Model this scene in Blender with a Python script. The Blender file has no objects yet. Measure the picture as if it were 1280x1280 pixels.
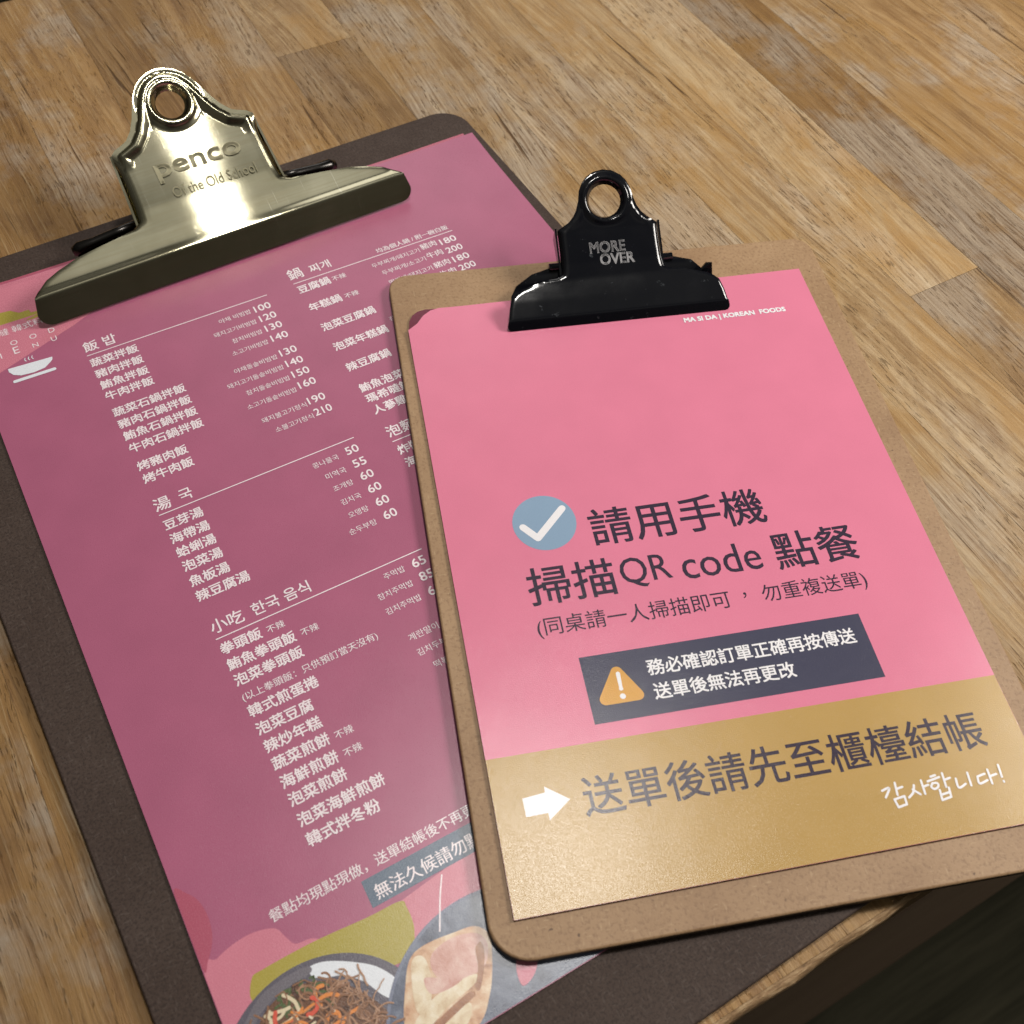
import bpy, bmesh, math, random
import numpy as np
from mathutils import Vector, Matrix
from mathutils.geometry import delaunay_2d_cdt, tessellate_polygon

MM = 0.001
SC = bpy.context.scene
COL = SC.collection
random.seed(7)

# ------------------------------------------------------------------ camera
CAM_R = ((0.87004471, -0.49161226, 0.03660027), (-0.39073817, -0.73297627, -0.55683882), (0.30057592, 0.47017355, -0.82981381))
CAM_C = (0.032477, -0.327692, 0.277547)
cd = bpy.data.cameras.new('camera')
cam = bpy.data.objects.new('camera', cd)
COL.objects.link(cam)
r0, r1, r2 = (Vector(r) for r in CAM_R)
m = Matrix.Identity(4)
for i in range(3):
    m[i][0], m[i][1], m[i][2], m[i][3] = r0[i], -r1[i], -r2[i], CAM_C[i]
cam.matrix_world = m
cd.sensor_width = 36.0
cd.lens = 36.0 * 1306.9 / 1280.0
cd.clip_start, cd.clip_end = 0.01, 50.0
cd.dof.use_dof = True
cd.dof.focus_distance = 0.335
cd.dof.aperture_fstop = 22.0
SC.camera = cam

# ------------------------------------------------------------------ room light (dim interior) and lamps
w = bpy.data.worlds.new('World'); SC.world = w; w.use_nodes = True
nt = w.node_tree; nt.nodes.clear()
out = nt.nodes.new('ShaderNodeOutputWorld'); bg = nt.nodes.new('ShaderNodeBackground')
tc = nt.nodes.new('ShaderNodeTexCoord'); sx = nt.nodes.new('ShaderNodeSeparateXYZ')
rp = nt.nodes.new('ShaderNodeValToRGB'); nz = nt.nodes.new('ShaderNodeTexNoise'); ml = nt.nodes.new('ShaderNodeMix')
ml.data_type = 'RGBA'; ml.blend_type = 'MULTIPLY'; ml.inputs[0].default_value = 0.8
nz.inputs['Scale'].default_value = 2.2; nz.inputs['Detail'].default_value = 1.0
rp2 = nt.nodes.new('ShaderNodeValToRGB')
rp2.color_ramp.elements[0].position = 0.42; rp2.color_ramp.elements[0].color = (.12, .12, .13, 1)
rp2.color_ramp.elements[1].position = 0.62; rp2.color_ramp.elements[1].color = (1, 1, 1, 1)
e = rp.color_ramp.elements
e[0].position = 0.0; e[0].color = (.035, .03, .022, 1)
e[1].position = 1.0; e[1].color = (.30, .29, .25, 1)
for p_, c_ in ((.5, (.03, .03, .03, 1)), (.62, (.13, .115, .09, 1)), (.8, (.16, .155, .14, 1))):
    k = e.new(p_); k.color = c_
mp = nt.nodes.new('ShaderNodeMath'); mp.operation = 'MULTIPLY_ADD'; mp.inputs[1].default_value = .5; mp.inputs[2].default_value = .5
nt.links.new(tc.outputs['Generated'], sx.inputs[0]); nt.links.new(tc.outputs['Generated'], nz.inputs['Vector'])
nt.links.new(sx.outputs['Z'], mp.inputs[0]); nt.links.new(mp.outputs[0], rp.inputs[0])
nt.links.new(nz.outputs[0], rp2.inputs[0])
nt.links.new(rp.outputs[0], ml.inputs[6]); nt.links.new(rp2.outputs[0], ml.inputs[7])
nt.links.new(ml.outputs[2], bg.inputs[0]); nt.links.new(bg.outputs[0], out.inputs[0])
bg.inputs[1].default_value = 0.75


def lamp(name, loc, target, size, power, col):
    d = bpy.data.lights.new(name, 'AREA'); d.shape = 'DISK'; d.size = size; d.energy = power; d.color = col
    o = bpy.data.objects.new(name, d); COL.objects.link(o)
    o.location = loc
    o.rotation_euler = (Vector(target) - Vector(loc)).to_track_quat('-Z', 'Y').to_euler()
    return o


lamp('pendant_light', (0.285, -0.075, 1.05), (0.12, -0.2, 0), 0.12, 4.9, (1.0, .96, .90))
lamp('side_light', (0.85, -0.35, 0.62), (0.25, -0.1, 0), 0.3, 6.9, (1.0, .95, .88))
lamp('far_sheen_light', (0.62, 1.25, 0.95), (0.2, 0, 0), 0.9, 3.8, (1.0, .96, .92))  # unseen soft light, added for the sheen at the menu's top right

vs = SC.view_settings
vs.view_transform = 'Standard'; vs.look = 'None'; vs.gamma = 1.0; vs.exposure = 0.0
vs.use_curve_mapping = False


# ------------------------------------------------------------------ node helpers
class NT:
    def __init__(s, name):
        s.m = bpy.data.materials.new(name); s.m.use_nodes = True
        s.t = s.m.node_tree; s.t.nodes.clear()
        s.o = s.n('ShaderNodeOutputMaterial'); s.p = s.n('ShaderNodeBsdfPrincipled')
        s.l(s.p.outputs[0], s.o.inputs[0])

    def n(s, kind, **kw):
        x = s.t.nodes.new(kind)
        for k, v in kw.items():
            setattr(x, k, v)
        return x

    def l(s, a, b):
        s.t.links.new(a, b)

    def inp(s, node, key, v):
        if isinstance(v, bpy.types.NodeSocket):
            s.l(v, node.inputs[key])
        elif v is not None:
            node.inputs[key].default_value = v

    def math(s, op, a, b=None, c=None, clamp=False):
        x = s.n('ShaderNodeMath', operation=op, use_clamp=clamp)
        s.inp(x, 0, a); s.inp(x, 1, b); s.inp(x, 2, c)
        return x.outputs[0]

    def coord(s):
        return s.n('ShaderNodeTexCoord').outputs['Object']

    def mapping(s, v, scale=(1, 1, 1), loc=(0, 0, 0), rot=(0, 0, 0)):
        x = s.n('ShaderNodeMapping'); s.l(v, x.inputs[0])
        s.inp(x, 'Scale', scale); s.inp(x, 'Location', loc); s.inp(x, 'Rotation', rot)
        return x.outputs[0]

    def noise(s, v, scale=1., detail=2., rough=.5, dist=0.):
        x = s.n('ShaderNodeTexNoise'); s.l(v, x.inputs['Vector'])
        s.inp(x, 'Scale', scale); s.inp(x, 'Detail', detail); s.inp(x, 'Roughness', rough); s.inp(x, 'Distortion', dist)
        return x.outputs[0]

    def ramp(s, f, stops):
        x = s.n('ShaderNodeValToRGB'); s.l(f, x.inputs[0]); el = x.color_ramp.elements
        while len(el) < len(stops):
            el.new(.5)
        for q, (p_, c_) in zip(el, stops):
            q.position = p_
            q.color = (c_, c_, c_, 1) if isinstance(c_, (int, float)) else (*c_, 1)
        return x.outputs[0]

    def mix(s, f, a, b, mode='MIX'):
        x = s.n('ShaderNodeMix', data_type='RGBA', blend_type=mode)
        s.inp(x, 0, f)
        for k, v in ((6, a), (7, b)):
            s.inp(x, k, (*v, 1) if isinstance(v, tuple) and len(v) == 3 else v)
        return x.outputs[2]

    def bump(s, h, strength=.5, dist=.001, normal=None):
        x = s.n('ShaderNodeBump'); s.inp(x, 'Strength', strength); s.inp(x, 'Distance', dist); s.l(h, x.inputs['Height'])
        if normal:
            s.l(normal, x.inputs['Normal'])
        return x.outputs[0]

    def set(s, **kw):
        names = dict(col='Base Color', rough='Roughness', metal='Metallic', spec='Specular IOR Level', normal='Normal', aniso='Anisotropic', coat='Coat Weight', coatr='Coat Roughness', sheen='Sheen Weight')
        for k, v in kw.items():
            if k == 'col' and isinstance(v, tuple):
                v = (*v, 1)
            s.inp(s.p, names[k], v)
        return s.m


# ------------------------------------------------------------------ materials
def paper_mat(name, col, rough=.21, blot=.06):
    n = NT(name); c = n.coord()
    a = n.noise(c, 60., 3.); b = n.noise(c, 2600., 2.); d = n.noise(c, 3200., 2., .6)
    f = n.math('MULTIPLY_ADD', a, blot * 2, 1 - blot)
    g = n.math('MULTIPLY_ADD', b, .12, .94)
    base = n.mix(1., col, n.math('MULTIPLY', f, g), 'MULTIPLY')
    rr = n.math('MULTIPLY_ADD', b, .16, rough - .08)
    return n.set(col=base, rough=rr, spec=.42, normal=n.bump(d, .36, .00012, n.bump(n.noise(c, 22., 2.), .10, .003)))


def plain_mat(name, col, rough=.5, **kw):
    n = NT(name); c = n.coord()
    f = n.math('MULTIPLY_ADD', n.noise(c, 300., 3.), .2, .9)
    return n.set(col=n.mix(1., col, f, 'MULTIPLY'), rough=rough, **kw)


M = {}
M['pink'] = paper_mat('pink_coated_paper', (.71, .21, .32))
M['gold'] = paper_mat('mustard_print', (.47, .30, .10))
M['slate'] = paper_mat('slate_print', (.058, .058, .098))
M['ink'] = paper_mat('plum_ink', (.040, .028, .050))
M['white'] = paper_mat('white_print', (.84, .82, .85))
M['blue'] = paper_mat('grey_blue_print', (.25, .36, .50))
M['amber'] = paper_mat('amber_print', (.66, .34, .07))
M['edge'] = paper_mat('white_paper_edge', (.82, .72, .70))
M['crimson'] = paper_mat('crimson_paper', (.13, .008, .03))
M['burgundy'] = paper_mat('burgundy_coated_paper', (.39, .110, .195), .30, .1)
M['rose'] = paper_mat('rose_print', (.60, .20, .27), .27)
M['deep'] = paper_mat('deep_burgundy_print', (.42, .095, .15), .27)
M['olive'] = paper_mat('olive_gold_print', (.40, .33, .06), .27)
M['cream'] = paper_mat('cream_lettering', (.86, .76, .80))
M['menuslate'] = paper_mat('menu_slate_print', (.10, .14, .20), .27)
M['rim'] = paper_mat('bowl_rim_print', (.75, .78, .84), .27)
M['bowl'] = paper_mat('bowl_print', (.11, .10, .13), .27)
M['stone'] = paper_mat('stone_bowl_print', (.17, .19, .27), .27)

n = NT('kraft_hardboard'); c = n.coord()
big = n.noise(c, 26., 4., .6); fib = n.noise(n.mapping(c, (1., 1., 1.), rot=(0, 0, .5)), 900., 4., .65); fl = n.noise(n.mapping(c, (300., 1500., 300.), rot=(0, 0, .9)), 1., 2., .5)
fl2 = n.noise(n.mapping(c, (1500., 320., 300.), rot=(0, 0, .3)), 1., 2., .5)
base = n.ramp(big, [(.28, (.265, .155, .080)), (.5, (.335, .208, .112)), (.72, (.40, .258, .145))])
base = n.mix(n.ramp(fib, [(.35, .45), (.5, 0.)]), base, (.17, .09, .045))
base = n.mix(n.ramp(n.math('MAXIMUM', fl, fl2), [(.63, 0.), (.74, .4)]), base, (.52, .37, .22))
base = n.mix(n.ramp(n.noise(c, 420., 1.), [(.20, .8), (.24, 0.)]), base, (.07, .035, .02))
M['kraft'] = n.set(col=base, rough=.52, spec=.4, normal=n.bump(fib, .22, .0003))
n = NT('hardboard_edge'); c = n.coord()
M['kraft_edge'] = n.set(col=n.mix(n.noise(c, 500., 3.), (.045, .028, .016), (.12, .075, .04)), rough=.6)

n = NT('dark_hardboard'); c = n.coord()
big = n.noise(c, 30., 4., .6); fib = n.noise(c, 1300., 4., .7); fl = n.noise(n.mapping(c, (420., 1900., 420.), rot=(0, 0, 1.1)), 1., 2.)
fl2 = n.noise(n.mapping(c, (1900., 420., 420.), rot=(0, 0, .4)), 1., 2.)
base = n.ramp(big, [(.3, (.054, .036, .029)), (.7, (.074, .052, .043))])
base = n.mix(n.ramp(fib, [(.40, .6), (.52, 0.)]), base, (.026, .018, .016))
base = n.mix(n.ramp(n.math('MAXIMUM', fl, fl2), [(.60, 0.), (.74, .3)]), base, (.15, .12, .105))
M['dark'] = n.set(col=base, rough=.6, spec=.16, normal=n.bump(fib, .25, .0003))
M['dark_edge'] = plain_mat('dark_board_edge', (.022, .017, .016), .6)

n = NT('antique_brass'); c = n.coord()
br = n.noise(n.mapping(c, (14., 1500., 1500.)), 1., 4., .7); cl = n.noise(c, 45., 4., .6)
scr = n.noise(n.mapping(c, (2600., 35., 35.), rot=(0, 0, .5)), 1., 2.)
scr2 = n.noise(n.mapping(c, (2400., 40., 40.), rot=(0, 0, -.9)), 1., 2.)
base = n.ramp(cl, [(.3, (.34, .325, .225)), (.7, (.47, .45, .33))])
base = n.mix(n.ramp(br, [(.35, .5), (.6, 0.)]), base, (.34, .30, .19))
sm = n.ramp(n.math('MAXIMUM', scr, scr2), [(.73, 0.), (.78, .6)])
base = n.mix(sm, base, (.86, .84, .74))
hn = n.bump(n.math('MULTIPLY_ADD', br, .8, n.math('MULTIPLY', sm, .3)), .035, .0002)
tg = n.n('ShaderNodeVectorTransform', vector_type='VECTOR', convert_from='OBJECT', convert_to='WORLD'); tg.inputs[0].default_value = (1, 0, 0)
gl = n.n('ShaderNodeBsdfAnisotropic', distribution='BECKMANN')
n.l(base, gl.inputs['Color']); n.l(hn, gl.inputs['Normal']); n.l(tg.outputs[0], gl.inputs['Tangent'])
n.inp(gl, 'Roughness', n.math('MULTIPLY_ADD', cl, .06, .15)); n.inp(gl, 'Anisotropy', .6)
g2 = n.n('ShaderNodeBsdfAnisotropic', distribution='BECKMANN'); n.l(base, g2.inputs['Color']); n.l(hn, g2.inputs['Normal'])
n.inp(g2, 'Roughness', .40)
mx = n.n('ShaderNodeMixShader'); mx.inputs[0].default_value = .18
n.l(gl.outputs[0], mx.inputs[1]); n.l(g2.outputs[0], mx.inputs[2]); n.l(mx.outputs[0], n.o.inputs[0])
M['brass'] = n.m
M['dark_metal'] = plain_mat('blackened_steel', (.045, .042, .04), .25, metal=1.)
M['stamp'] = plain_mat('stamped_lettering', (.13, .12, .08), .35, metal=1.)

n = NT('black_enamel'); c = n.coord()
sp = n.noise(c, 330., 4., .65); sm_ = n.noise(c, 60., 3.)
base = n.mix(n.ramp(sp, [(.66, 0.), (.74, .6)]), (.004, .0045, .007), (.09, .10, .11))
M['black'] = n.set(col=base, rough=n.ramp(sm_, [(.3, .07), (.7, .15)]), spec=.5, normal=n.bump(sp, .06, .0003))
M['greylet'] = plain_mat('grey_lettering', (.27, .27, .28), .45)

# oak butcher block
n = NT('worn_oak_staves'); c = n.coord()
at = n.n('ShaderNodeAttribute', attribute_name='stave'); ax = n.n('ShaderNodeSeparateColor'); n.l(at.outputs['Color'], ax.inputs[0])
rnd, tone, wear0 = ax.outputs[0], ax.outputs[1], ax.outputs[2]
cb = n.n('ShaderNodeCombineXYZ'); n.l(n.math('MULTIPLY', rnd, 3.7), cb.inputs[0]); n.l(n.math('MULTIPLY', rnd, 11.3), cb.inputs[1]); n.l(rnd, cb.inputs[2])
va = n.n('ShaderNodeVectorMath', operation='ADD'); n.l(c, va.inputs[0]); n.l(cb.outputs[0], va.inputs[1]); v0 = va.outputs[0]
# the grain wanders a little and leans a different way in each stave
sv = n.n('ShaderNodeSeparateXYZ'); n.l(v0, sv.inputs[0])
lean = n.math('MULTIPLY', n.math('SUBTRACT', rnd, .5), .16)
wob = n.math('MULTIPLY', n.math('SUBTRACT', n.noise(n.mapping(v0, (16., 9., 9.)), 1., 3., .5), .5), .009)
nx = n.math('ADD', n.math('ADD', sv.outputs['X'], n.math('MULTIPLY', sv.outputs['Y'], lean)), wob)
cv = n.n('ShaderNodeCombineXYZ'); n.l(nx, cv.inputs[0]); n.l(sv.outputs['Y'], cv.inputs[1]); n.l(sv.outputs['Z'], cv.inputs[2]); v = cv.outputs[0]
grain = n.noise(n.mapping(v, (190., 5., 40.)), 1., 6., .65, .3)
fine = n.noise(n.mapping(v, (1150., 22., 100.)), 1., 6., .76)
pore = n.noise(n.mapping(v, (1350., 150., 100.)), 1., 2., .5)
crack = n.noise(n.mapping(v, (420., 13., 60.)), 1., 3., .5, .3)
patch = n.noise(n.mapping(v0, (50., 22., 10.)), 1., 6., .7, .5)
patch2 = n.noise(c, 15., 6., .68)
where = n.noise(n.mapping(v0, (30., 14., 10.)), 1., 3.)
wv = n.n('ShaderNodeTexWave', wave_type='BANDS', bands_direction='X', wave_profile='SAW'); n.l(n.mapping(v, (1., .10, 1.)), wv.inputs['Vector'])
n.inp(wv, 'Scale', 36.); n.inp(wv, 'Distortion', 5.); n.inp(wv, 'Detail', 3.); n.inp(wv, 'Detail Scale', 9.)
rings = wv.outputs['Fac']
warm = n.ramp(grain, [(.28, (.215, .098, .026)), (.44, (.33, .172, .052)), (.58, (.42, .236, .082)), (.74, (.52, .325, .13))])
pale = n.ramp(grain, [(.28, (.30, .19, .085)), (.44, (.45, .315, .165)), (.58, (.54, .405, .235)), (.74, (.64, .51, .335))])
base = n.mix(tone, warm, pale)
base = n.mix(n.ramp(rings, [(.0, .0), (.7, .1), (1., .4)]), base, (.19, .092, .030))
base = n.mix(n.ramp(patch, [(.46, 0.), (.60, .65)]), base, (.40, .225, .070))
base = n.mix(n.ramp(patch, [(.34, .6), (.46, 0.)]), base, (.235, .125, .042))
pat = n.math('ADD', n.math('MULTIPLY', where, .4), n.math('MULTIPLY', patch2, .6))
wmask = n.math('MULTIPLY', n.ramp(pat, [(.485, 0.), (.57, 1.)]), wear0)
wcol = n.ramp(fine, [(.34, (.24, .185, .13)), (.5, (.46, .385, .30)), (.66, (.62, .55, .46))])
base = n.mix(n.math('MULTIPLY', wmask, .8), base, wcol)
base = n.mix(n.ramp(fine, [(.36, .55), (.47, 0.)]), base, (.18, .09, .032))
base = n.mix(n.ramp(fine, [(.55, 0.), (.68, .45)]), base, (.70, .55, .33))
vary = n.math('MULTIPLY', at.outputs['Alpha'], 1.0)
base = n.mix(1., base, vary, 'MULTIPLY'); base = n.mix(1., base, (.85, .835, .83), 'MULTIPLY')
pm = n.math('MULTIPLY', n.ramp(pore, [(.32, .6), (.39, 0.)]), n.ramp(where, [(.40, .1), (.55, 1.)]))
pm2 = n.math('MULTIPLY', n.ramp(crack, [(.27, .95), (.32, 0.)]), n.ramp(where, [(.62, 1.), (.40, .4)]))
pall = n.math('MAXIMUM', pm, pm2)
base = n.mix(pall, base, (.10, .05, .018))
hgt = n.math('ADD', n.math('MULTIPLY_ADD', pall, -1.8, n.math('MULTIPLY', fine, .9)), n.math('MULTIPLY', grain, 1.2))
M['oak'] = n.set(col=base, rough=n.math('MULTIPLY_ADD', wmask, .12, .5), spec=.35, normal=n.bump(hgt, .6, .0007))
n = NT('raw_oak_edge'); c = n.coord()
g = n.noise(n.mapping(c, (160., 600., 600.)), 1., 5., .7)
M['oakedge'] = n.set(col=n.ramp(g, [(.3, (.09, .05, .022)), (.5, (.30, .18, .085)), (.7, (.55, .39, .22))]), rough=.7, normal=n.bump(g, .7, .001))
n = NT('stained_beam'); c = n.coord()
g = n.noise(n.mapping(c, (6., 200., 200.)), 1., 4.)
M['beam'] = n.set(col=n.ramp(g, [(.3, (.05, .034, .022)), (.7, (.062, .044, .028))]), rough=.85, spec=.1)
n = NT('dark_floor_boards'); c = n.coord()
g = n.noise(n.mapping(c, (5., 70., 10.), rot=(0, 0, .25)), 1., 4., .6, .4)
M['floor'] = n.set(col=n.ramp(g, [(.3, (.022, .021, .013)), (.7, (.055, .050, .032))]), rough=.85, spec=.1)


# ------------------------------------------------------------------ geometry helpers
def link(name, me, mats, parent=None):
    o = bpy.data.objects.new(name, me); COL.objects.link(o)
    for x in mats if isinstance(mats, (list, tuple)) else [mats]:
        me.materials.append(M[x])
    if parent:
        o.parent = parent
    return o


def empty(name, mat4, label, cat, group=None):
    o = bpy.data.objects.new(name, None); COL.objects.link(o)
    o.matrix_world = mat4; o.empty_display_size = .02
    tag(o, label, cat, group)
    return o


def tag(o, label=None, cat=None, group=None, kind=None):
    for k, v in (('label', label), ('category', cat), ('group', group), ('kind', kind)):
        if v:
            o[k] = v
    return o


def mesh(name, verts, faces, smooth=False):
    me = bpy.data.meshes.new(name)
    me.from_pydata([tuple(v) for v in verts], [], [tuple(f) for f in faces]); me.update()
    if smooth:
        for p in me.polygons:
            p.use_smooth = True
    return me


def arc(cx, cy, r, a0, a1, k=8, ry=None):
    ry = ry or r
    return [(cx + r * math.cos(math.radians(a0 + (a1 - a0) * i / k)), cy + ry * math.sin(math.radians(a0 + (a1 - a0) * i / k))) for i in range(k + 1)]


def rrect(x0, y0, x1, y1, r, k=8):
    rs = r if isinstance(r, (list, tuple)) else (r,) * 4      # BL BR TR TL
    P = []
    for (cx, cy, a), q in zip(((x0 + rs[0], y0 + rs[0], 180), (x1 - rs[1], y0 + rs[1], 270), (x1 - rs[2], y1 - rs[2], 0), (x0 + rs[3], y1 - rs[3], 90)), rs):
        P += arc(cx, cy, q, a, a + 90, k) if q > .05 else [(cx, cy)]
    return P


def dense(P, step):
    Q = []
    for i, a in enumerate(P):
        b = P[(i + 1) % len(P)]; d = math.dist(a, b); k = max(1, int(math.ceil(d / step)))
        Q += [(a[0] + (b[0] - a[0]) * j / k, a[1] + (b[1] - a[1]) * j / k) for j in range(k)]
    return Q


def inside(P, X):
    """vectorised point in polygon"""
    P = np.asarray(P); X = np.asarray(X); res = np.zeros(len(X), bool)
    x, y = X[:, 0], X[:, 1]
    for i in range(len(P)):
        (x0, y0), (x1, y1) = P[i], P[(i + 1) % len(P)]
        if y0 == y1:
            continue
        c_ = (y0 > y) != (y1 > y)
        res ^= c_ & (x < (x1 - x0) * (y - y0) / (y1 - y0) + x0)
    return res


def dist_poly(P, X):
    P = np.asarray(P, float); X = np.asarray(X, float); best = np.full(len(X), 1e9)
    for i in range(len(P)):
        a, b = P[i], P[(i + 1) % len(P)]; ab = b - a; L = ab @ ab
        if L < 1e-12:
            continue
        t = np.clip(((X - a) @ ab) / L, 0, 1)
        best = np.minimum(best, np.linalg.norm(X - (a + t[:, None] * ab), axis=1))
    return best


def fill_grid(outer, holes=(), step=2., jitter=0.):
    """triangulated area with interior grid points"""
    outer = dense(outer, step); holes = [dense(h, step) for h in holes]
    O = np.asarray(outer)
    gx = np.arange(O[:, 0].min() + step * .5, O[:, 0].max(), step); gy = np.arange(O[:, 1].min() + step * .5, O[:, 1].max(), step)
    G = np.array([(a + (step / 2 if j % 2 else 0), b) for j, b in enumerate(gy) for a in gx])
    keep = inside(outer, G) & (dist_poly(outer, G) > step * .45)
    for h in holes:
        keep &= ~inside(h, G) & (dist_poly(h, G) > step * .45)
    G = G[keep]
    V = [Vector(p) for p in outer]; E = [(i, (i + 1) % len(outer)) for i in range(len(outer))]
    for h in holes:
        k = len(V); V += [Vector(p) for p in h]; E += [(k + i, k + (i + 1) % len(h)) for i in range(len(h))]
    V += [Vector(p) for p in G]
    vo, _, fo, *_ = delaunay_2d_cdt(V, E, [], 0, 1e-5)
    vo = np.array([tuple(p) for p in vo]); cen = np.array([vo[list(f)].mean(0) for f in fo])
    k = inside(outer, cen)
    for h in holes:
        k &= ~inside(h, cen)
    F = []
    for f, ok in zip(fo, k):
        if ok:
            f = list(f)
            a, b, c_ = (vo[i] for i in f[:3])
            if len(f) == 3 and abs((b[0] - a[0]) * (c_[1] - a[1]) - (b[1] - a[1]) * (c_[0] - a[0])) < 2e-3 * step * step:
                continue
            if (b[0] - a[0]) * (c_[1] - a[1]) - (b[1] - a[1]) * (c_[0] - a[0]) < 0:
                f.reverse()
            F.append(f)
    return vo, F


def solidify(o, t, offset=-1., rim=None):
    md = o.modifiers.new('solidify', 'SOLIDIFY'); md.thickness = t; md.offset = offset
    if rim is not None:
        md.material_offset_rim = rim
    es = o.modifiers.new('crisp_edges', 'EDGE_SPLIT'); es.split_angle = math.radians(50)
    return md


def slab(name, P, z0, z1, mats, parent, bevel=.0008, holes=()):
    """a flat panel with a rounded edge: outline P in mm"""
    bm = bmesh.new()
    vs_ = [bm.verts.new((x * MM, y * MM, z0)) for x, y in P]
    f = bm.faces.new(vs_)
    if f.normal.z < 0:
        f.normal_flip()
    ex = bmesh.ops.extrude_face_region(bm, geom=[f])
    bmesh.ops.translate(bm, verts=[v for v in ex['geom'] if isinstance(v, bmesh.types.BMVert)], vec=(0, 0, z1 - z0))
    bmesh.ops.recalc_face_normals(bm, faces=bm.faces)
    if bevel:
        ed = [e_ for e_ in bm.edges if abs(e_.verts[0].co.z - e_.verts[1].co.z) < 1e-6]
        bmesh.ops.bevel(bm, geom=ed, offset=bevel, segments=3, profile=.5, affect='EDGES')
    bm.normal_update()
    for f in bm.faces:
        f.material_index = 0 if f.normal.z > .35 else 1
        f.smooth = abs(f.normal.z) < .99
    me = bpy.data.meshes.new(name); bm.to_mesh(me); bm.free()
    return link(name, me, mats, parent)


# ------------------------------------------------------------------ flat print: lettering and shapes on a sheet
_tc = {}


def glyphs(txt, bold):
    k = (txt, bold)
    if k not in _tc:
        cu = bpy.data.curves.new('t', 'FONT'); cu.body = txt; cu.size = 1.; cu.offset = bold; cu.resolution_u = 3
        cu.dimensions = '2D'; cu.fill_mode = 'FRONT'
        o = bpy.data.objects.new('t', cu); COL.objects.link(o)
        dg = bpy.context.evaluated_depsgraph_get(); dg.update()
        me = bpy.data.meshes.new_from_object(o.evaluated_get(dg))
        V = np.array([v.co[:2] for v in me.vertices]).reshape(-1, 2); F = [tuple(p.vertices) for p in me.polygons]
        bpy.data.objects.remove(o); bpy.data.curves.remove(cu); bpy.data.meshes.remove(me)
        _tc[k] = (V, F)
    return _tc[k]


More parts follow.
